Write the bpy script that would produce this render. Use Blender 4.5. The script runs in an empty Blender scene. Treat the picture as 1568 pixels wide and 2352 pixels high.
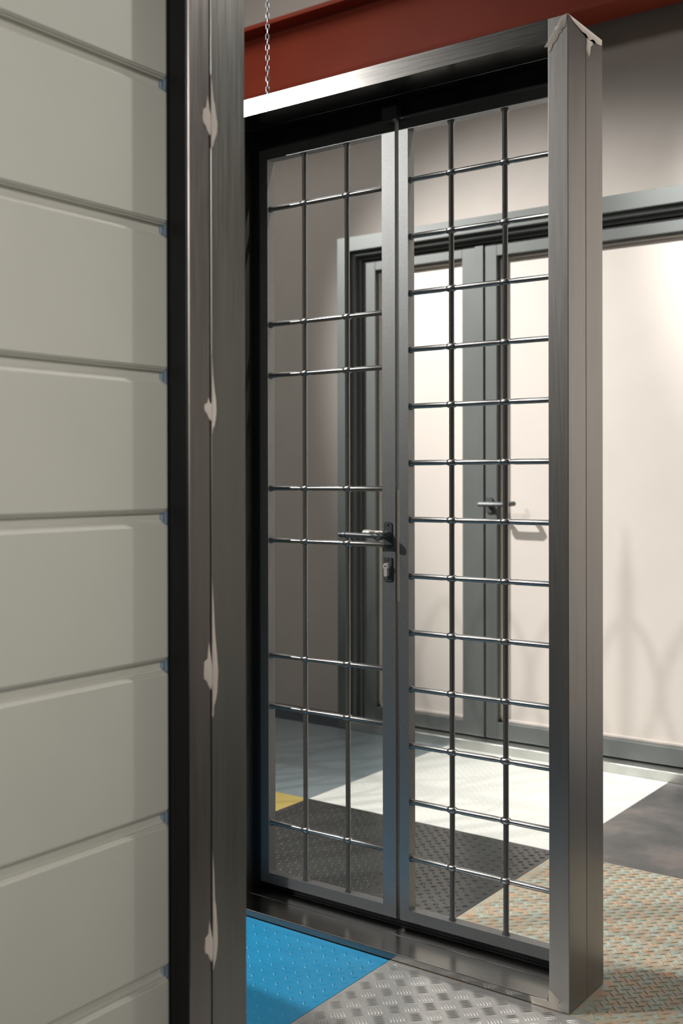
import bpy, bmesh, math, random
from mathutils import Vector, Matrix
random.seed(7)
SC = bpy.context.scene
COL = SC.collection
PI = math.pi

# ------------------------------------------------------------------ camera
cam_d = bpy.data.cameras.new('camera')
cam = bpy.data.objects.new('camera', cam_d)
COL.objects.link(cam)
SC.camera = cam
F_PX = 2542.36
cam_d.sensor_fit = 'AUTO'
cam_d.sensor_width = 36.0
cam_d.lens = F_PX * 36.0 / 2352.0
cam_d.shift_x = 0.0
cam_d.shift_y = -(1176.0 - 1103.45) / 2352.0
cam_d.clip_start = 0.05
YAW, PITCH, ROLL, CAM_H = 0.6311925, 0.0034948, -0.0020763, 1.18537
_f = Vector((-math.sin(YAW) * math.cos(PITCH), math.cos(YAW) * math.cos(PITCH), -math.sin(PITCH)))
_r = Vector((math.cos(YAW), math.sin(YAW), 0))
_u = _r.cross(_f)
_r2 = _r * math.cos(ROLL) + _u * math.sin(ROLL)
_u2 = -_r * math.sin(ROLL) + _u * math.cos(ROLL)
m = Matrix((( _r2.x, _u2.x, -_f.x, 0), (_r2.y, _u2.y, -_f.y, 0), (_r2.z, _u2.z, -_f.z, CAM_H), (0, 0, 0, 1)))
cam.matrix_world = m
cam_d.dof.use_dof = True
cam_d.dof.focus_distance = 2.75
cam_d.dof.aperture_fstop = 3.6

# ------------------------------------------------------------------ world, exposure, lights
world = bpy.data.worlds.new('world')
SC.world = world
world.use_nodes = True
world.node_tree.nodes['Background'].inputs[0].default_value = (0.55, 0.52, 0.47, 1)
world.node_tree.nodes['Background'].inputs[1].default_value = 0.22
SC.view_settings.view_transform = 'Standard'
SC.view_settings.look = 'None'
SC.view_settings.gamma = 1.0
SC.view_settings.use_curve_mapping = False
SC.view_settings.exposure = 0.6


def spot(name, loc, aim, power, deg, blend, radius, color=(1.0, 0.972, 0.938)):
    d = bpy.data.lights.new(name, 'SPOT')
    d.energy = power
    d.spot_size = math.radians(deg)
    d.spot_blend = blend
    d.shadow_soft_size = radius
    d.color = color
    o = bpy.data.objects.new(name, d)
    COL.objects.link(o)
    o.location = loc
    o.rotation_euler = (Vector(aim) - Vector(loc)).to_track_quat('-Z', 'Y').to_euler()
    return o


def area(name, loc, aim, power, sx, sy, color=(1.0, 0.972, 0.938), spread=180):
    d = bpy.data.lights.new(name, 'AREA')
    d.shape = 'RECTANGLE'
    d.size = sx
    d.size_y = sy
    d.spread = math.radians(spread)
    d.energy = power
    d.color = color
    o = bpy.data.objects.new(name, d)
    COL.objects.link(o)
    o.location = loc
    o.rotation_euler = (Vector(aim) - Vector(loc)).to_track_quat('-Z', 'Y').to_euler()
    return o


spot('track_spotlight', (-4.65, -0.8, 3.68), (-1.85, 2.5, 0.95), 360, 44, 0.9, 0.03)
spot('track_spotlight', (-4.6, 2.3, 3.66), (-1.85, 4.2, 1.3), 880, 46, 1.0, 0.03)
spot('track_spotlight', (-4.6, 2.15, 3.66), (-1.0, 2.7, 0.0), 430, 50, 0.9, 0.04)
spot('track_spotlight', (-2.6, 2.4, 3.66), (-0.1, 4.45, 1.7), 820, 46, 1.0, 0.05)
spot('track_spotlight', (-0.3, 2.95, 3.60), (-1.75, 1.9, 1.4), 95, 74, 1.0, 0.04)
area('panel_fill', (2.4, 0.9, 2.8), (-1.33, 0.45, 1.15), 7.6, 1.0, 1.0, spread=52)  # added fill for the sectional panel, stands in for bounce off the bright wall
area('ambient_fill', (-3.2, 0.8, 4.15), (-2.6, 0.9, 0), 40, 1.2, 1.2)  # added overhead fill for general ambient light, no known fixture
area('ambient_fill', (-3.5, 3.2, 4.15), (-3.5, 3.2, 0), 10, 1.0, 1.0)  # weaker added fill over the left rear of the room


# ------------------------------------------------------------------ node helpers
def newmat(name):
    mt = bpy.data.materials.new(name)
    mt.use_nodes = True
    nt = mt.node_tree
    b = nt.nodes['Principled BSDF']
    return mt, nt, b


def N(nt, kind, **kw):
    n = nt.nodes.new(kind)
    for k, v in kw.items():
        if k.startswith('i_'):
            key = k[2:]
            n.inputs[int(key) if key.isdigit() else key.replace('_', ' ')].default_value = v
        else:
            setattr(n, k, v)
    return n


def coords(nt, scale=(1, 1, 1)):
    tc = N(nt, 'ShaderNodeTexCoord')
    mp = N(nt, 'ShaderNodeMapping')
    mp.inputs['Scale'].default_value = scale
    nt.links.new(tc.outputs['Object'], mp.inputs['Vector'])
    return mp.outputs['Vector']


def noise(nt, vec, scale, detail=4, rough=0.55):
    n = N(nt, 'ShaderNodeTexNoise')
    n.inputs['Scale'].default_value = scale
    n.inputs['Detail'].default_value = detail
    n.inputs['Roughness'].default_value = rough
    nt.links.new(vec, n.inputs['Vector'])
    return n.outputs['Fac']


def ramp(nt, fac, stops):
    r = N(nt, 'ShaderNodeValToRGB')
    cr = r.color_ramp
    while len(cr.elements) < len(stops):
        cr.elements.new(0.5)
    for e, (p, c) in zip(cr.elements, stops):
        e.position = p
        e.color = (*c, 1) if len(c) == 3 else c
    nt.links.new(fac, r.inputs['Fac'])
    return r.outputs['Color']


def bump(nt, b, fac, strength, dist=0.001):
    n = N(nt, 'ShaderNodeBump')
    n.inputs['Strength'].default_value = strength
    n.inputs['Distance'].default_value = dist
    nt.links.new(fac, n.inputs['Height'])
    nt.links.new(n.outputs['Normal'], b.inputs['Normal'])


def simple(name, color, metallic=0.0, rough=0.5, bump_s=0.0, bump_scale=300, vary=0.08):
    mt, nt, b = newmat(name)
    v = coords(nt)
    n = noise(nt, v, 6.0)
    lo = tuple(c * (1 - vary) for c in color)
    hi = tuple(min(1, c * (1 + vary)) for c in color)
    nt.links.new(ramp(nt, n, [(0.3, lo), (0.7, hi)]), b.inputs['Base Color'])
    b.inputs['Metallic'].default_value = metallic
    b.inputs['Roughness'].default_value = rough
    if bump_s:
        bump(nt, b, noise(nt, v, bump_scale, 2), bump_s)
    return mt


def raw_steel(name, c0, c1, c2, rough0=0.33, rough1=0.41, stretch=(6, 6, 0.7)):
    mt, nt, b = newmat(name)
    v = coords(nt, stretch)
    n1 = noise(nt, v, 1.4, 6, 0.6)
    nt.links.new(ramp(nt, n1, [(0.28, c0), (0.5, c1), (0.74, c2)]), b.inputs['Base Color'])
    b.inputs['Metallic'].default_value = 1.0
    v2 = coords(nt, (60, 60, 2.0) if stretch[2] < stretch[0] else (2.0, 60, 60))
    n2 = noise(nt, v2, 3.0, 5, 0.6)
    r = ramp(nt, n2, [(0.2, (rough0,) * 3), (0.8, (rough1,) * 3)])
    nt.links.new(r, b.inputs['Roughness'])
    bump(nt, b, n2, 0.02, 0.0004)
    return mt


M = {}
M['steel'] = raw_steel('raw_mill_steel', (0.30, 0.29, 0.278), (0.33, 0.32, 0.307), (0.37, 0.36, 0.345), stretch=(5, 5, 0.5))
M['steel_h'] = raw_steel('raw_mill_steel_lengthwise', (0.18, 0.175, 0.168), (0.22, 0.216, 0.207), (0.26, 0.254, 0.243), 0.20, 0.26, stretch=(0.8, 7, 7))
M['steel_brown'] = raw_steel('brownish_mill_steel', (0.21, 0.19, 0.175), (0.25, 0.23, 0.215), (0.29, 0.27, 0.25), 0.32, 0.48)
M['steel_green'] = raw_steel('greenish_mill_steel', (0.20, 0.205, 0.185), (0.24, 0.24, 0.22), (0.27, 0.27, 0.245), 0.32, 0.48)
M['dark_steel'] = raw_steel('dark_lining_steel', (0.03, 0.03, 0.034), (0.045, 0.045, 0.05), (0.06, 0.06, 0.066), 0.4, 0.5)


def paint_metal(name, c, spark):
    mt, nt, b = newmat(name)
    v = coords(nt)
    n = noise(nt, v, 1400, 1, 0.5)
    c2 = tuple(min(1, x * spark) for x in c)
    nt.links.new(ramp(nt, n, [(0.5, c), (0.68, c2)]), b.inputs['Base Color'])
    b.inputs['Metallic'].default_value = 0.75
    b.inputs['Roughness'].default_value = 0.43
    bump(nt, b, noise(nt, v, 900, 2), 0.25, 0.0004)
    return mt


M['paint'] = paint_metal('grey_metallic_paint', (0.20, 0.205, 0.205), 2.4)
M['bar'] = paint_metal('grey_metallic_bar_paint', (0.24, 0.24, 0.235), 1.9)
M['bar'].node_tree.nodes['Principled BSDF'].inputs['Roughness'].default_value = 0.27
M['bar'].node_tree.nodes['Principled BSDF'].inputs['Metallic'].default_value = 0.85
M['black'] = simple('black_rubber', (0.012, 0.012, 0.014), 0, 0.55)
M['hardware'] = simple('black_iron_hardware', (0.13, 0.138, 0.138), 0.6, 0.38, 0.1, 500)
M['nickel'] = simple('satin_nickel', (0.74, 0.71, 0.64), 0.35, 0.35)
M['zinc'] = simple('zinc_chain', (0.22, 0.22, 0.235), 1.0, 0.4)
M['filler'] = simple('beige_body_filler', (0.52, 0.46, 0.40), 0, 0.42, 0.5, 120, 0.12)
M['panel'] = simple('cream_grey_coated_panel', (0.45, 0.445, 0.385), 0, 0.5, 0.06, 500, 0.02)
M['cap'] = simple('pale_blue_foam', (0.42, 0.52, 0.66), 0, 0.6)
M['wall'] = simple('pinkish_beige_plaster', (0.55, 0.503, 0.457), 0, 0.7, 0.08, 200, 0.03)
M['wallw'] = simple('grey_beige_plaster', (0.50, 0.47, 0.42), 0, 0.8)
M['ceil'] = simple('grey_ceiling_plaster', (0.30, 0.29, 0.27), 0, 0.9)
M['door_metal'] = simple('grey_green_aluminium_coating', (0.118, 0.13, 0.124), 0.1, 0.38, 0.05, 400, 0.05)
M['door_sill'] = simple('brushed_aluminium_sill', (0.62, 0.63, 0.60), 1.0, 0.35)
M['door_panel'] = simple('beige_door_infill', (0.60, 0.553, 0.505), 0, 0.55, 0.05, 300, 0.02)
M['shaft'] = simple('dark_shadow_seam', (0.05, 0.05, 0.03), 0, 0.8)
M['forged'] = simple('black_wrought_iron', (0.03, 0.03, 0.03), 0.3, 0.5)
M['base_floor'] = simple('dark_blue_grey_screed', (0.035, 0.05, 0.065), 0, 0.55)


def red_beam():
    mt, nt, b = newmat('red_oxide_beam_paint')
    v = coords(nt)
    n = noise(nt, v, 3.0, 5)
    nt.links.new(ramp(nt, n, [(0.3, (0.26, 0.037, 0.016)), (0.7, (0.31, 0.047, 0.020))]), b.inputs['Base Color'])
    b.inputs['Roughness'].default_value = 0.6
    b.inputs['Specular IOR Level'].default_value = 0.2
    bump(nt, b, noise(nt, v, 40, 4), 0.2, 0.002)
    return mt


M['red'] = red_beam()


def tile_mat(name, stops, scale, metallic, rough, bump_s=0.1, detail=5):
    mt, nt, b = newmat(name)
    v = coords(nt)
    n = noise(nt, v, scale, detail, 0.62)
    nt.links.new(ramp(nt, n, stops), b.inputs['Base Color'])
    b.inputs['Metallic'].default_value = metallic
    b.inputs['Roughness'].default_value = rough
    bump(nt, b, noise(nt, v, 200, 3), bump_s, 0.0006)
    return mt


M['t_blue'] = tile_mat('blue_studded_rubber', [(0.3, (0.010, 0.20, 0.38)), (0.7, (0.014, 0.23, 0.43))], 4, 0, 0.34)
M['t_alu'] = tile_mat('bright_aluminium_tread', [(0.3, (0.52, 0.52, 0.51)), (0.7, (0.64, 0.64, 0.62))], 9, 0.85, 0.35)
M['t_dark'] = tile_mat('dark_grey_tread_rubber', [(0.3, (0.045, 0.048, 0.047)), (0.7, (0.07, 0.073, 0.071))], 6, 0.3, 0.27)
M['t_white'] = tile_mat('white_tread_plate', [(0.3, (0.70, 0.72, 0.67)), (0.7, (0.76, 0.78, 0.73))], 6, 0, 0.4)
M['t_yellow'] = tile_mat('mustard_yellow_sheet', [(0.3, (0.42, 0.33, 0.10)), (0.7, (0.47, 0.37, 0.12))], 5, 0, 0.4)
M['t_bg'] = tile_mat('blue_grey_smooth_sheet', [(0.3, (0.19, 0.24, 0.26)), (0.7, (0.24, 0.285, 0.30))], 3, 0, 0.3)
M['t_gun'] = tile_mat('gunmetal_smooth_sheet', [(0.32, (0.05, 0.06, 0.063)), (0.5, (0.11, 0.11, 0.115)), (0.66, (0.23, 0.20, 0.19))], 3.6, 0.5, 0.32, 0.05, 7)
M['t_rust'] = tile_mat('copper_and_verdigris_tread', [(0.30, (0.60, 0.32, 0.18)), (0.42, (0.50, 0.38, 0.26)), (0.52, (0.42, 0.40, 0.31)), (0.62, (0.40, 0.50, 0.44)), (0.74, (0.62, 0.36, 0.22))], 34, 0.0, 0.45, 0.15, 8)


# ------------------------------------------------------------------ mesh helpers
def bm_box(bm, x0, x1, y0, y1, z0, z1, bev=0.0, seg=2):
    vs = [bm.verts.new(p) for p in ((x0, y0, z0), (x1, y0, z0), (x1, y1, z0), (x0, y1, z0),
                                    (x0, y0, z1), (x1, y0, z1), (x1, y1, z1), (x0, y1, z1))]
    fs = [bm.faces.new([vs[i] for i in q]) for q in ((0, 3, 2, 1), (4, 5, 6, 7), (0, 1, 5, 4), (1, 2, 6, 5), (2, 3, 7, 6), (3, 0, 4, 7))]
    if bev > 0:
        es = set(e for f in fs for e in f.edges)
        bmesh.ops.bevel(bm, geom=list(es), offset=bev, segments=seg, affect='EDGES', profile=0.5)
    return vs


def basis(d):
    d = Vector(d).normalized()
    a = Vector((0, 0, 1)) if abs(d.z) < 0.9 else Vector((1, 0, 0))
    u = d.cross(a).normalized()
    return d, u, d.cross(u).normalized()


def bm_lathe(bm, p0, p1, prof, seg=14, caps=True):
    """prof: list of (t along p0->p1 in metres, radius)"""
    p0, p1 = Vector(p0), Vector(p1)
    d, u, w = basis(p1 - p0)
    rings = []
    for t, r in prof:
        c = p0 + d * t
        rings.append([bm.verts.new(c + (u * math.cos(2 * PI * k / seg) + w * math.sin(2 * PI * k / seg)) * r) for k in range(seg)])
    for a, b in zip(rings, rings[1:]):
        for k in range(seg):
            bm.faces.new((a[k], a[(k + 1) % seg], b[(k + 1) % seg], b[k]))
    if caps:
        bm.faces.new(list(reversed(rings[0])))
        bm.faces.new(rings[-1])


def bm_tube(bm, pts, r, seg=8, closed=False):
    pts = [Vector(p) for p in pts]
    n = len(pts)
    rings = []
    up = None
    for i, p in enumerate(pts):
        if closed:
            d = pts[(i + 1) % n] - pts[i - 1]
        else:
            d = pts[min(i + 1, n - 1)] - pts[max(i - 1, 0)]
        d.normalize()
        if up is None:
            _, u, w = basis(d)
        else:
            u = (up - d * up.dot(d)).normalized()
            w = d.cross(u)
        up = u
        rr = r[i] if isinstance(r, (list, tuple)) else r
        rings.append([bm.verts.new(p + (u * math.cos(2 * PI * k / seg) + w * math.sin(2 * PI * k / seg)) * rr) for k in range(seg)])
    rng = range(n if closed else n - 1)
    for i in rng:
        a, b = rings[i], rings[(i + 1) % n]
        for k in range(seg):
            bm.faces.new((a[k], a[(k + 1) % seg], b[(k + 1) % seg], b[k]))
    if not closed:
        bm.faces.new(list(reversed(rings[0])))
        bm.faces.new(rings[-1])


def bm_prism(bm, pts, off):
    """pts: planar loop of 3D points, extruded by vector off"""
    a = [bm.verts.new(p) for p in pts]
    b = [bm.verts.new(Vector(p) + Vector(off)) for p in pts]
    n = len(a)
    bm.faces.new(a)
    bm.faces.new(list(reversed(b)))
    for i in range(n):
        bm.faces.new((a[(i + 1) % n], a[i], b[i], b[(i + 1) % n]))


def obj(name, bm, mat, parent=None, smooth=True):
    bmesh.ops.recalc_face_normals(bm, faces=bm.faces[:])
    me = bpy.data.meshes.new(name)
    bm.to_mesh(me)
    bm.free()
    if smooth:
        for p in me.polygons:
            p.use_smooth = True
        me.set_sharp_from_angle(angle=math.radians(28))
    me.materials.append(mat)
    o = bpy.data.objects.new(name, me)
    COL.objects.link(o)
    if parent:
        o.parent = parent
        # the things' empties are unrotated: keep world placement
        o.matrix_parent_inverse = Matrix.Translation(-Vector(parent.location))
    return o


def box(name, x0, x1, y0, y1, z0, z1, mat, parent=None, bev=0.0):
    bm = bmesh.new()
    bm_box(bm, x0, x1, y0, y1, z0, z1, bev)
    return obj(name, bm, mat, parent, smooth=False)


def thing(name, label, cat, loc, group=None):
    o = bpy.data.objects.new(name, None)
    COL.objects.link(o)
    o.location = loc
    o.empty_display_size = 0.1
    o['label'] = label
    o['category'] = cat
    o['kind'] = 'thing'
    if group:
        o['group'] = group
    return o


def tag(o, label, cat, group=None):
    o['kind'] = 'thing'
    o['label'] = label
    o['category'] = cat
    if group:
        o['group'] = group
    return o


def struct(o):
    o['kind'] = 'structure'
    return o


# ------------------------------------------------------------------ room shell
RX0, RX1, RY0, RY1, RH = -7.0, 4.0, -4.0, 4.487, 4.2
struct(box('floor', RX0, RX1, RY0, RY1, -0.12, -0.004, M['base_floor']))
struct(box('ceiling', RX0, RX1, RY0, RY1, RH, RH + 0.1, M['ceil']))
struct(box('wall_back', RX0, RX1, RY1, RY1 + 0.1, -0.12, RH, M['wall']))
struct(box('wall_front', RX0, RX1, RY0 - 0.1, RY0, -0.12, RH, M['wallw']))
struct(box('wall_left', RX0 - 0.1, RX0, RY0, RY1, -0.12, RH, M['wallw']))
struct(box('wall_right', RX1, RX1 + 0.1, RY0, RY1, -0.12, RH, M['wallw']))


# ------------------------------------------------------------------ floor sample tiles (about one metre square)
def lens_profile(L, W, n):
    pts = []
    for k in range(n):
        a = 2 * PI * k / n
        c, s = math.cos(a), math.sin(a)
        pts.append((L / 2 * c, W / 2 * s * (1 - 0.35 * abs(c))))
    return pts


def tile(name, label, xi, yi, mat, marks=None):
    g = 0.0008
    x0, x1 = -2.502 + 0.9965 * xi + g, -2.502 + 0.9965 * (xi + 1) - g
    y0 = (1.2585, 2.2545, 3.2145)[yi + 1] + g
    y1 = (2.2545, 3.2145, 4.2)[yi + 1] - g
    verts = [(x0, y0, -0.004), (x1, y0, -0.004), (x1, y1, -0.004), (x0, y1, -0.004), (x0, y0, 0), (x1, y0, 0), (x1, y1, 0), (x0, y1, 0)]
    faces = [(0, 3, 2, 1), (4, 5, 6, 7), (0, 1, 5, 4), (1, 2, 6, 5), (2, 3, 7, 6), (3, 0, 4, 7)]
    for (cx, cy, ang, L, W, H) in (marks(x0, y0, x1, y1) if marks else []):
        if not (x0 + L * 0.4 < cx < x1 - L * 0.4 and y0 + L * 0.4 < cy < y1 - L * 0.4):
            continue
        if -2.13 < cx < -1.015 and 2.238 < cy < 2.462:
            continue
        n = 10
        ca, sa = math.cos(ang), math.sin(ang)
        b = len(verts)
        for sc, z in ((1.0, 0.0), (0.62, H * 0.85)):
            for (u, v) in lens_profile(L, W, n):
                u *= sc
                v *= sc
                verts.append((cx + u * ca - v * sa, cy + u * sa + v * ca, z))
        verts.append((cx, cy, H))
        for k in range(n):
            k2 = (k + 1) % n
            faces.append((b + k, b + k2, b + n + k2, b + n + k))
            faces.append((b + n + k, b + n + k2, b + 2 * n))
    me = bpy.data.meshes.new(name)
    me.from_pydata(verts, [], faces)
    me.materials.append(mat)
    for p in me.polygons:
        p.use_smooth = True
    me.set_sharp_from_angle(angle=math.radians(60))
    o = bpy.data.objects.new(name, me)
    COL.objects.link(o)
    tag(o, label, 'floor tile', 'metre square floor samples')
    return o


S2 = math.sqrt(0.5)


def five_bar(x0, y0, x1, y1, g=0.0415):
    out = []
    for i in range(-30, 31):
        for j in range(-30, 31):
            u, v = i * g, j * g
            cx = (x0 + x1) / 2 + (u - v) * S2
            cy = (y0 + y1) / 2 + (u + v) * S2
            if not (x0 - .03 < cx < x1 + .03 and y0 - .03 < cy < y1 + .03):
                continue
            ang = PI / 4 if (i + j) % 2 == 0 else 3 * PI / 4
            for k in range(5):
                o = (k - 2) * 0.0072
                out.append((cx - math.sin(ang) * o, cy + math.cos(ang) * o, ang, 0.034, 0.0046, 0.0013))
    return out


def studs(x0, y0, x1, y1, g=0.0262):
    out = []
    for i in range(-30, 31):
        for j in range(-30, 31):
            u, v = i * g, j * g
            cx = (x0 + x1) / 2 + (u - v) * S2
            cy = (y0 + y1) / 2 + (u + v) * S2
            if not (x0 < cx < x1 and y0 < cy < y1):
                continue
            if (i + j) % 2 == 0:
                out.append((cx, cy, PI / 4 - 0.1, 0.025, 0.0046, 0.0010))
            else:
                out.append((cx, cy, 3 * PI / 4 - 0.1, 0.021, 0.0090, 0.0020))
    return out


def tread(x0, y0, x1, y1, g=0.0225, L=0.024, W=0.007, H=0.0016):
    out = []
    for i in range(-36, 37):
        for j in range(-36, 37):
            u, v = i * g, j * g
            cx = (x0 + x1) / 2 + (u - v) * S2
            cy = (y0 + y1) / 2 + (u + v) * S2
            if not (x0 < cx < x1 and y0 < cy < y1):
                continue
            out.append((cx, cy, PI / 4 if (i + j) % 2 == 0 else 3 * PI / 4, L, W, H))
    return out


tile('floor_tile', 'bright blue studded rubber floor tile in front of the barred door', 0, -1, M['t_blue'], studs)
tile('floor_tile', 'shiny aluminium five bar tread floor tile in front of the barred door', 1, -1, M['t_alu'], five_bar)
tile('floor_tile', 'dark grey treaded floor tile right behind the barred door', 0, 0, M['t_dark'], lambda *a: tread(*a, g=0.026, L=0.022, W=0.010, H=0.0022))
tile('floor_tile', 'copper and verdigris coloured tread plate tile right of the frame post', 1, 0, M['t_rust'], lambda *a: tread(*a, g=0.0205, L=0.029, W=0.0075, H=0.0024))
tile('floor_tile', 'white treaded floor tile before the grey double door', 0, 1, M['t_white'], lambda *a: tread(*a, g=0.024, L=0.026, W=0.007, H=0.001))
tile('floor_tile', 'dark gunmetal smooth floor tile with cloudy marks, right of the white one', 1, 1, M['t_gun'])
tile('floor_tile', 'blue grey smooth floor tile left of the white one', -1, 1, M['t_bg'])
tile('floor_tile', 'mustard yellow floor tile showing as a small corner through the grille', -1, 0, M['t_yellow'])

# ------------------------------------------------------------------ ceiling beam
bmb = bmesh.new()
zb, zt, yb = 3.087, 3.452, 4.23
half, tf, tw, rf = 0.085, 0.020, 0.008, 0.02
yc = yb + half
prof = [(yb, zb), (yb, zb + tf), (yc - tw - rf, zb + tf), (yc - tw - rf * .3, zb + tf + rf * .3), (yc - tw, zb + tf + rf),
        (yc - tw, zt - tf - rf), (yc - tw - rf * .3, zt - tf - rf * .3), (yc - tw - rf, zt - tf), (yb, zt - tf), (yb, zt)]
prof += [(2 * yc - y, z) for (y, z) in reversed(prof)]
bm_prism(bmb, [(RX0 + .002, y, z) for y, z in prof], (RX1 - RX0 - .004, 0, 0))
tag(obj('steel_beam', bmb, M['red']), 'red painted steel beam running high above the barred door', 'beam')

# ------------------------------------------------------------------ barred double door in a raw steel frame
GX1, GX0, GY, GH = -1.0316, -2.113, 2.2553, 2.2
TW, TD, GR = 0.048, 0.0945, 0.0012
gate = thing('barred_door', 'tall double door of grey metal bars in a raw steel frame', 'door', (-1.57, GY, 0))
y_a0, y_a1 = GY, GY + TD - GR / 2
y_b0, y_b1 = GY + TD + GR / 2, GY + 2 * TD
for (a, b) in ((y_a0, y_a1), (y_b0, y_b1)):
    pr = box('frame_post', GX1 - TW, GX1, a, b, 0.001, GH - 0.0005, M['steel'], gate, 0.0012)
    pl = box('frame_post', GX0, GX0 + TW, a, b, 0.001, GH - 0.0005, M['steel'], gate, 0.0012)
    hd = box('frame_header', GX0 + TW + .0004, GX1 - TW - .0004, a, b, GH - TW, GH, M['steel_h'], gate, 0.0012)
    sl = box('door_sill', GX0 + TW + .0004, GX1 - TW - .0004, a, b, 0.0015, 0.019, M['steel_h'], gate, 0.0016)
    if a == y_a0:
        post_front, header_front, sill_front = pr, hd, sl
    else:
        post_rear = pr
box('frame_seam', GX0 + .01, GX1 - .006, GY + TD - .004, GY + TD + .004, GH - TW + .01, GH - .006, M['black'], gate)
box('frame_seam', GX1 - TW + .01, GX1 - .006, GY + TD - .004, GY + TD + .004, .006, GH - .006, M['black'], gate)


def patch(bmx, outline, origin, ax, ay, nrm, th=0.0008):
    """outline in metres on the plane (origin, ax, ay), raised along nrm with a soft crown"""
    o, ax, ay, nrm = Vector(origin), Vector(ax), Vector(ay), Vector(nrm)
    n = len(outline)
    cx = sum(p[0] for p in outline) / n
    cy = sum(p[1] for p in outline) / n
    rings = []
    for sc, h in ((1.0, -0.0002), (0.93, th * .7), (0.6, th), ):
        rings.append([bmx.verts.new(o + ax * (cx + (x - cx) * sc) + ay * (cy + (y - cy) * sc) + nrm * h) for x, y in outline])
    for a, b in zip(rings, rings[1:]):
        for k in range(n):
            bmx.faces.new((a[k], a[(k + 1) % n], b[(k + 1) % n], b[k]))
    c = bmx.verts.new(o + ax * cx + ay * cy + nrm * th)
    for k in range(n):
        bmx.faces.new((rings[-1][k], rings[-1][(k + 1) % n], c))


# filler along the mitre at the top corner of the frame (front face), local x to the left, y down
bmx = bmesh.new()
ol = [(0.000, 0.000), (0.012, 0.001), (0.020, 0.010), (0.024, 0.020), (0.033, 0.026), (0.036, 0.034), (0.040, 0.037), (0.046, 0.049),
      (0.058, 0.062), (0.050, 0.063), (0.046, 0.066), (0.046, 0.078), (0.040, 0.074), (0.036, 0.062), (0.027, 0.055), (0.022, 0.047), (0.020, 0.040),
      (0.013, 0.038), (0.012, 0.032), (0.003, 0.026)]
patch(bmx, ol, (GX1, GY, GH), (-1, 0, 0), (0, 0, -1), (0, -1, 0), 0.0012)
obj('filler_patch', bmx, M['filler'], post_front)['label'] = 'beige filler over the top corner joint'
# filler on the side face under the top edge, local x along depth, y down
bmx = bmesh.new()
ol = [(0.0, 0.0), (0.188, 0.0), (0.188, 0.012), (0.178, 0.016), (0.160, 0.010), (0.148, 0.010), (0.136, 0.014), (0.132, 0.030), (0.122, 0.036), (0.118, 0.055),
      (0.112, 0.064), (0.106, 0.060), (0.096, 0.048), (0.100, 0.034), (0.098, 0.016), (0.08, 0.010), (0.05, 0.012), (0.02, 0.008)]
rev = [(x, y) for x, y in ol]
patch(bmx, rev, (GX1, GY, GH), (0, 1, 0), (0, 0, -1), (1, 0, 0), 0.0010)
obj('filler_patch', bmx, M['filler'], post_front)['label'] = 'thin beige filler along the top of the post side'
bmx = bmesh.new()
ol = [(-0.05, 0.017), (-0.047, 0.014), (-0.043, 0.008), (-0.044, 0.001), (0.0, 0.001), (0.032, 0.001), (0.029, 0.006), (0.022, 0.014), (0.025, 0.026), (0.014, 0.034), (0.006, 0.04), (0.0, 0.043), (0.0, 0.019)]
patch(bmx, ol, (GX1 - TW, GY, 0), (1, 0, 0), (0, 0, 1), (0, -1, 0), 0.0010)
obj('filler_patch', bmx, M['filler'], post_front)['label'] = 'beige filler at the foot of the post'

# inner lining frame the leaves close against
LY = GY + 0.1455          # front plane of the leaves
IX0, IX1, IZ1 = GX0 + TW, GX1 - TW, GH - TW
iy0, iy1 = LY - 0.006, GY + 2 * TD - .002
bm = bmesh.new()
bm_box(bm, IX0 + .0004, IX0 + 0.022, iy0, iy1, 0.0195, IZ1 - .0005, 0.0008, 1)
bm_box(bm, IX1 - 0.022, IX1 - .0004, iy0, iy1, 0.0195, IZ1 - .0005, 0.0008, 1)
bm_box(bm, IX0 + .022, IX1 - .022, iy0, iy1, IZ1 - 0.040, IZ1 - .0005, 0.0008, 1)
bm_box(bm, IX0 + .022, IX1 - .022, LY + 0.012, iy1, 0.0195, 0.031, 0.0008, 1)
obj('lining_frame', bm, M['dark_steel'], gate)

# small folded stop plate over the meeting stiles
bm = bmesh.new()
zq = IZ1 - 0.040
pts = [(-1.602, LY - .007, zq + .022), (-1.602, LY - .007, zq - .009), (-1.600, LY - .007, zq - .012), (-1.570, LY - .007, zq - .012), (-1.562, LY - .007, zq - .009), (-1.558, LY - .007, zq - .003), (-1.558, LY - .007, zq + .022)]
bm_prism(bm, pts, (0, -0.022, 0))
obj('stop_plate', bm, M['hardware'], gate)

LD = 0.030
ZB, ZT = 0.037, 2.108


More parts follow.
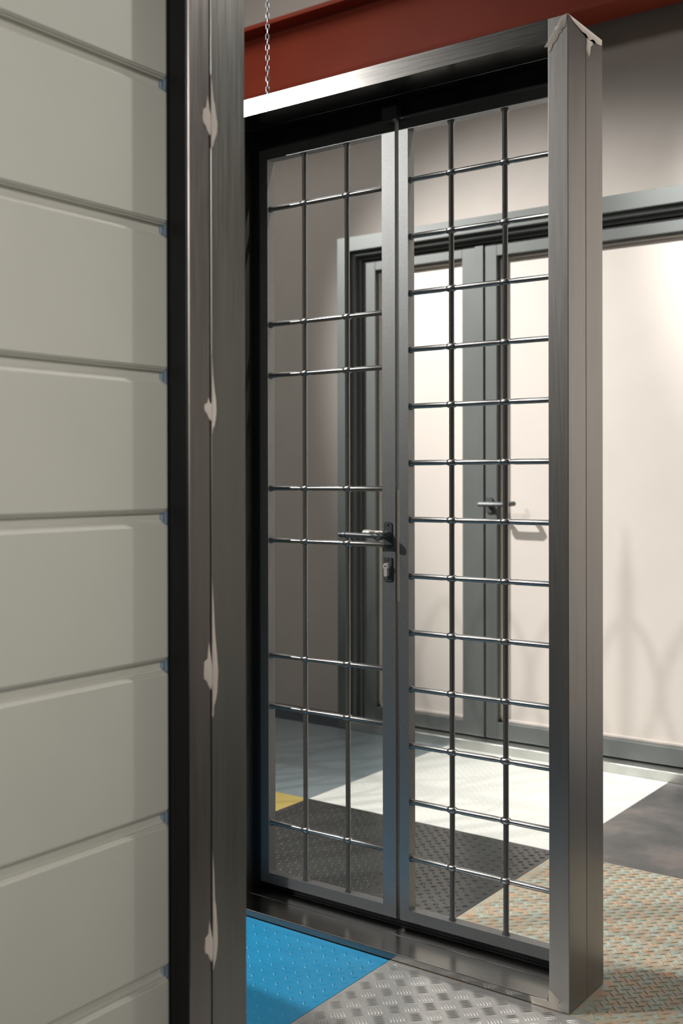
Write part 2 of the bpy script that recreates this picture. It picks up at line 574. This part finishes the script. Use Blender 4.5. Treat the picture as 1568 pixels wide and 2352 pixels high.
def leaf(x0, x1, wl, wr, vbars, hz, wt=0.029, wb=0.029):
    bm = bmesh.new()
    y0, y1 = LY, LY + LD
    xi0, xi1, zi0, zi1 = x0 + wl, x1 - wr, ZB + wb, ZT - wt
    outer = [(x0, ZB), (x1, ZB), (x1, ZT), (x0, ZT)]
    inner = [(xi0, zi0), (xi1, zi0), (xi1, zi1), (xi0, zi1)]
    V = {}
    for nm, loop in (('o', outer), ('i', inner)):
        for yy in (y0, y1):
            V[nm, yy] = [bm.verts.new((a, yy, b)) for a, b in loop]
    for k in range(4):
        k2 = (k + 1) % 4
        bm.faces.new((V['o', y0][k], V['o', y0][k2], V['i', y0][k2], V['i', y0][k]))
        bm.faces.new((V['o', y1][k], V['o', y1][k2], V['i', y1][k2], V['i', y1][k]))
        bm.faces.new((V['o', y0][k], V['o', y0][k2], V['o', y1][k2], V['o', y1][k]))
        bm.faces.new((V['i', y0][k], V['i', y0][k2], V['i', y1][k2], V['i', y1][k]))
    es = [e for e in bm.edges if len(e.link_faces) == 2 and e.calc_face_angle(0) > 0.5]
    bmesh.ops.bevel(bm, geom=es, offset=0.0011, segments=2, affect='EDGES', profile=0.5)
    root = obj('door_leaf', bm, M['paint'], gate, smooth=False)
    yc = LY + LD / 2 - 0.001
    for x in vbars:
        b = bmesh.new()
        L = zi1 - zi0
        bm_lathe(b, (x, yc, zi0), (x, yc, zi1), [(0, .0098), (.004, .0092), (.009, .0068), (L - .009, .0068), (L - .004, .0092), (L, .0098)], 16, False)
        obj('vertical_bar', b, M['bar'], root)
    for z in hz:
        b = bmesh.new()
        L = xi1 - xi0
        prof = [(0, .0100), (.004, .0094), (.009, .0070)]
        for x in vbars:
            t = x - xi0
            prof += [(t - .030, .0070), (t - .020, .0062), (t - .0125, .0064), (t - .0105, .0080), (t - .005, .0096), (t + .005, .0096), (t + .0105, .0080), (t + .0125, .0064), (t + .020, .0062), (t + .030, .0070)]
        prof += [(L - .009, .0070), (L - .004, .0094), (L, .0100)]
        bm_lathe(b, (xi0, yc, z), (xi1, yc, z), prof, 16, False)
        obj('horizontal_bar', b, M['bar'], root)
    return root


leaf_l = leaf(-2.0445, -1.582, 0.0325, 0.041, (-1.890, -1.745), (1.942, 1.616, 1.472, 1.153, 1.006, 0.680, 0.536, 0.206))
leaf_r = leaf(-1.570, -1.108, 0.028, 0.030, (-1.421, -1.270), [1.951 - 0.1461 * k for k in range(13)])


# lock furniture on the left leaf
def plate(bm, cx, cz, w, h, y, th, rnd):
    pts = []
    for (sx, sz, a0) in ((1, 1, 0), (-1, 1, PI / 2), (-1, -1, PI), (1, -1, 1.5 * PI)):
        for k in range(6):
            a = a0 + k * (PI / 2) / 5
            pts.append((cx + sx * (w / 2 - rnd) + math.cos(a) * rnd, y, cz + sz * (h / 2 - rnd) + math.sin(a) * rnd))
    bm_prism(bm, pts, (0, -th, 0))


HX, HZ, KZ = -1.6040, 1.0335, 0.944


def lever(side):
    bm = bmesh.new()
    y = LY if side > 0 else LY + LD
    s = -1 if side > 0 else 1
    bm_lathe(bm, (HX, y, HZ - .002), (HX, y + s * .05, HZ - .002), [(0, .0125), (.006, .0125), (.014, .0095), (.030, .0090), (.036, .0105), (.046, .0110), (.050, .008)], 16)
    hy = y + s * .041
    tip = HX - 0.130
    bm_lathe(bm, (HX, hy, HZ - .002), (tip, hy, HZ - .001), [(0, .0095), (.012, .0100), (.020, .0062), (.030, .0058), (.060, .0066), (.104, .0078), (.1045, .0068), (.106, .0068), (.1065, .0082), (.118, .0082), (.1185, .0070), (.120, .0070), (.1205, .0083), (.127, .0078), (.130, .0050)], 16)
    return bm


h = obj('lever_handle', lever(1), M['hardware'], leaf_l)
h2 = obj('lever_handle', lever(-1), M['nickel'], leaf_l)
h2['label'] = 'lighter lever handle on the rear side'
bm = bmesh.new()
plate(bm, HX, HZ, 0.025, 0.068, LY, 0.003, 0.008)
obj('handle_plate', bm, M['hardware'], leaf_l)
bm = bmesh.new()
plate(bm, HX, KZ, 0.025, 0.062, LY, 0.004, 0.002)
obj('lock_plate', bm, M['hardware'], leaf_l)
bm = bmesh.new()
bm_lathe(bm, (HX, LY - .0005, KZ + .008), (HX, LY - .015, KZ + .008), [(0, .0085), (.0135, .0085), (.0145, .0078)], 20)
plate(bm, HX, KZ - .006, 0.0098, 0.026, LY - .0005, 0.0138, 0.0047)
obj('lock_cylinder', bm, M['nickel'], leaf_l)['label'] = 'pale nickel lock cylinder'
bm = bmesh.new()
plate(bm, HX, KZ + .008, 0.009, 0.0022, LY - .0148, 0.0004, 0.001)
obj('keyhole', bm, M['black'], leaf_l)
for zz in (HZ + .027, HZ - .027, KZ + .025, KZ - .025):
    bm = bmesh.new()
    bm_lathe(bm, (HX, LY - .002, zz), (HX, LY - .0062, zz), [(0, .0034), (.0028, .0032), (.0042, .0018)], 12)
    obj('screw', bm, M['hardware'], leaf_l)
box('lock_forend', -1.5815, -1.5805, LY + .004, LY + .020, 0.86, 1.15, M['nickel'], leaf_l)

# chain holding the frame from above
bm = bmesh.new()
cx, cy = -1.972, GY + 0.10
pitch = 0.0145
z = GH + 0.012
k = 0
while z < RH - 0.01:
    pts = []
    for j in range(12):
        a = 2 * PI * j / 12
        u = math.cos(a) * 0.0042
        v = math.sin(a) * 0.0050 + (0.0048 if math.sin(a) > 0 else -0.0048)
        ph = (PI / 4 if k % 2 else -PI / 4) + random.uniform(-.25, .25)
        pts.append((cx + u * math.cos(ph), cy + u * math.sin(ph), z + v))
    bm_tube(bm, pts, 0.0014, 5, True)
    z += pitch
    k += 1
chain = tag(obj('chain', bm, M['zinc']), 'thin zinc link chain hanging down to the frame header of the barred door', 'chain')
bm = bmesh.new()
pts = [(cx + math.cos(a) * .011, cy, GH + .0095 + math.sin(a) * .0085) for a in [2 * PI * j / 14 for j in range(14)]]
bm_tube(bm, pts, 0.002, 6, True)
obj('ring', bm, M['zinc'], chain)

# ------------------------------------------------------------------ sectional door at the left foreground
PX = -1.327
sd = thing('sectional_door', 'cream sectional door with horizontal grooves in a raw steel frame, left foreground', 'door', (PX, 0.2, 0))
tops = [2.099, 1.856, 1.613, 1.368, 1.132, 0.884, 0.629, 0.371, 0.123]
gp = [(0, 0.0005), (-.0025, -.0005), (-.0035, -.0028), (-.0065, -.0032), (-.008, -.006), (-.0145, -.0075), (-.018, -.0095), (-.018, -.0190), (-.0150, -.0205), (-.0135, -.0232), (-.0075, -.0240), (-.0060, -.0262), (-.0025, -.0268), (0, -.0292)]
yA, yB = -1.05, 1.3235
prof = [(PX, 2.2)]
for t in tops:
    prof += [(PX + d * 0.82, t + dz) for d, dz in gp]
prof += [(PX, 0.012), (PX - .042, 0.012), (PX - .042, 2.2)]
bm = bmesh.new()
bm_prism(bm, [(x, yA, zz) for x, zz in prof], (0, yB - yA, 0))
panel = obj('door_panel', bm, M['panel'], sd, smooth=False)
for t in tops:
    bm = bmesh.new()
    for (d0, a, b_) in ((0.004, -.001, -.0290), (.010, -.0055, -.0235), (.0175, -.0095, -.0190)):
        bm_box(bm, PX - .0150, PX - (0.0005 if d0 == .004 else d0 - .0065), yB - .0012 - (0.0 if d0 == .004 else (.0018 if d0 == .010 else .0034)), yB - .0002, t + b_, t + a)
    e = obj('groove_plug', bm, M['cap'], panel, smooth=False)
    e['label'] = 'pale blue plug closing the groove end'
FX = -1.28
yP = 1.3245
box('gasket', PX - .04, PX + .013, yP, yP + .012, 0.0, 2.2, M['black'], sd, 0.002)
box('reveal_shade_strip', PX + .0135, FX - .001, yP - .004, yP - .0006, 0.0, 2.2, M['dark_steel'], sd, 0.001)  # added dark strip, puts the shade of the post's side face into colour
posta = box('frame_post', FX - .034, FX, yP - .0002, 1.3772, 0.0, 2.32, M['steel_brown'], sd, 0.003)
box('frame_post', FX - .10, FX, 1.3792, 1.4665, 0.0, 2.32, M['steel_green'], sd, 0.0016)
post2 = sd.children[-1]
box('frame_post', FX - .034, FX, yA - .055, yA - .001, 0.0, 2.32, M['steel_brown'], sd, 0.003)
box('frame_header', FX - .034, FX, yA, 1.324, 2.201, 2.32, M['steel_brown'], sd, 0.003)


def smear(zc, up, dn, wl, upl, dnl, wr, seed, gap):
    """filler smeared over the joint between both tubes: y is depth, z is height"""
    rnd = random.Random(seed)
    yj = 1.3782
    bmx = bmesh.new()
    right = [(0.0014, up), (0.004, up * .78), (wr * .45, up * .5), (wr * .62, up * .38), (wr * .9, up * .18), (wr, 0), (wr * .95, -dn * .25), (wr * .85, -dn * .5), (wr * .6, -dn * .75), (wr * .35, -dn * .8), (wr * .25, -dn)]
    right = [(a + rnd.uniform(-.0008, .0008), b + rnd.uniform(-.004, .004)) for a, b in right]
    ol = right + [(0.0012, -dn * .97), (0.0012, 0)]
    patch(bmx, ol, (FX, yj, zc), (0, 1, 0), (0, 0, 1), (1, 0, 0), 0.0016)
    obj('filler_patch', bmx, M['filler'], post2)
    bmx = bmesh.new()
    left = [(0.0012, -.02), (-0.0012, -dnl), (-wl * .4, -dnl * .75), (-wl * .6, -dnl * .45), (-wl * .9, -dnl * .3), (-wl, 0.0), (-wl * .92, upl * .35), (-wl * .55, upl * .45), (-wl * .35, upl), (-0.0012, upl * .4), (0.0012, .01)]
    left = [(a + (rnd.uniform(-.0007, .0007) if i not in (0, 10) else 0), b) for i, (a, b) in enumerate(left)]
    patch(bmx, left, (FX, yj, zc), (0, 1, 0), (0, 0, 1), (1, 0, 0), 0.0012)
    obj('filler_patch', bmx, M['filler'], posta)


smear(1.785, 0.080, 0.047, 0.019, 0.045, 0.025, 0.017, 1, 0)
smear(1.300, 0.090, 0.040, 0.017, 0.020, 0.020, 0.013, 2, 0)
smear(0.855, 0.165, 0.075, 0.020, 0.055, 0.030, 0.015, 3, 0)
smear(0.395, 0.165, 0.045, 0.019, 0.045, 0.030, 0.013, 4, 0)

# ------------------------------------------------------------------ grey double door against the back wall
DY, DX0, DX1, DZ = 4.203, -3.097, -1.25, 2.305
dd = thing('double_door', 'grey green aluminium double door with beige panels against the back wall', 'door', (-2.2, DY, 0))
DD = 0.19
FW = 0.080


def dframe(name, x0, x1, z0, z1, y0, y1, w, mat, parent, wb=None, bev=0.003):
    wb = w if wb is None else wb
    bm = bmesh.new()
    bm_box(bm, x0, x0 + w, y0, y1, z0, z1, bev)
    bm_box(bm, x1 - w, x1, y0, y1, z0, z1, bev)
    bm_box(bm, x0 + w - .0015, x1 - w + .0015, y0, y1, z1 - w, z1, bev)
    if wb > 0:
        bm_box(bm, x0 + w - .0015, x1 - w + .0015, y0, y1, z0, z0 + wb, bev)
    return obj(name, bm, mat, parent, smooth=False)


fr = dframe('door_frame', DX0, DX1, 0.0, DZ, DY, DY + 0.10, 0.068, M['door_metal'], dd, 0)
dframe('frame_rebate', DX0 + .03, DX1 - .03, 0.0, DZ - .03, DY + .022, DY + 0.27, 0.058, M['door_metal'], dd, 0, 0.006)
dframe('frame_rebate', DX0 + .06, DX1 - .06, 0.0, DZ - .06, DY + .052, DY + 0.22, 0.044, M['door_metal'], dd, 0, 0.004)
box('door_sill', DX0 + .068, DX1 - .068, DY - 0.004, DY + 0.072, 0.0, 0.040, M['door_sill'], dd, 0.003)
LYD = DY + 0.066


def dleaf(x0, x1, wl, wr, zt, zbt):
    z0, z1 = 0.046, 2.196
    bm = bmesh.new()
    y0, y1 = LYD, LYD + .06
    bm_box(bm, x0, x0 + wl, y0, y1, z0, z1, .003)
    bm_box(bm, x1 - wr, x1, y0, y1, z0, z1, .003)
    bm_box(bm, x0 + wl - .002, x1 - wr + .002, y0 + .0004, y1, zt, z1, .003)
    bm_box(bm, x0 + wl - .002, x1 - wr + .002, y0 + .0004, y1, z0, zbt, .003)
    r = obj('door_leaf', bm, M['door_metal'], dd, smooth=False)
    box('infill_panel', x0 + wl - .004, x1 - wr + .004, LYD + .040, LYD + .055, zbt - .004, zt + .004, M['door_panel'], r)['label'] = 'beige infill panel'
    # raised glazing bead
    bm = bmesh.new()
    a, b, c, d = x0 + wl, x1 - wr, zbt, zt
    w = .012
    bm_box(bm, a, a + w, LYD + .024, LYD + .041, c, d, .002)
    bm_box(bm, b - w, b, LYD + .024, LYD + .041, c, d, .002)
    bm_box(bm, a, b, LYD + .024, LYD + .041, c, c + w, .002)
    bm_box(bm, a, b, LYD + .024, LYD + .041, d - w, d, .002)
    obj('bead', bm, M['door_panel'], r)
    return r


lf1 = dleaf(-3.003, -2.347, 0.080, 0.112, 2.148, 0.108)
lf2 = dleaf(-2.344, -1.322, 0.058, 0.080, 2.140, 0.118)
box('astragal', -2.392, -2.349, LYD - .006, LYD + .0005, 0.05, 2.192, M['door_metal'], lf1, 0.002)
bm = bmesh.new()
hx, hz = -2.322, 1.060
plate(bm, hx, hz, 0.034, 0.066, LYD, 0.008, 0.008)
bm_lathe(bm, (hx, LYD - .004, hz + .005), (hx, LYD - .065, hz + .005), [(0, .013), (.02, .011), (.050, .011), (.061, .011)], 14)
bm_tube(bm, [(hx - .02, LYD - .060, hz + .005), (hx + .03, LYD - .061, hz + .005), (hx + .10, LYD - .061, hz + .005), (hx + .118, LYD - .055, hz + .006), (hx + .125, LYD - .040, hz + .007), (hx + .127, LYD - .020, hz + .008)], 0.0105, 10)
obj('lever_handle', bm, M['hardware'], lf2)['label'] = 'dark lever handle'

# ------------------------------------------------------------------ wrought iron gate (stands behind the sectional door, throws the curved shadows)
wg = thing('wrought_iron_gate', 'black wrought iron gate with looping scroll bars behind the sectional door', 'gate', (-3.4, 2.0, 0))
bm = bmesh.new()
wx0, wx1, wz = -4.30, -2.62, 2.10
bm_box(bm, wx0, wx0 + .035, 1.985, 2.015, 0, wz)
bm_box(bm, wx1 - .035, wx1, 1.985, 2.015, 0, wz)
bm_box(bm, wx0, wx1, 1.985, 2.015, 0.03, 0.06)
bm_box(bm, wx0, wx1, 1.988, 2.012, 1.315, 1.34)
obj('gate_frame', bm, M['forged'], wg)
per = 0.157
for k in range(-7, 3):
    c0 = -3.044 + per * k
    for s in (-1, 1):
        bm = bmesh.new()
        pts = []
        for j in range(73):
            zz = 0.06 + (2.01 - 0.06) * j / 72
            ph = (2.01 - zz) / 0.34 * PI
            pts.append((c0 + s * abs(math.sin(ph)) ** 0.85 * (per / 2 - .004) + s * .002, 2.0 + s * .004, zz))
        bm_tube(bm, pts, 0.008, 6)
        obj('scroll_bar', bm, M['forged'], wg)
    if k % 2 == 0:
        bm = bmesh.new()
        bm_tube(bm, [(c0, 2.0, .06), (c0, 2.0, 1.8), (c0, 2.0, 2.08), (c0, 2.0, 2.2)], [0.016, 0.016, 0.016, 0.003], 8)
        obj('picket', bm, M['forged'], wg)
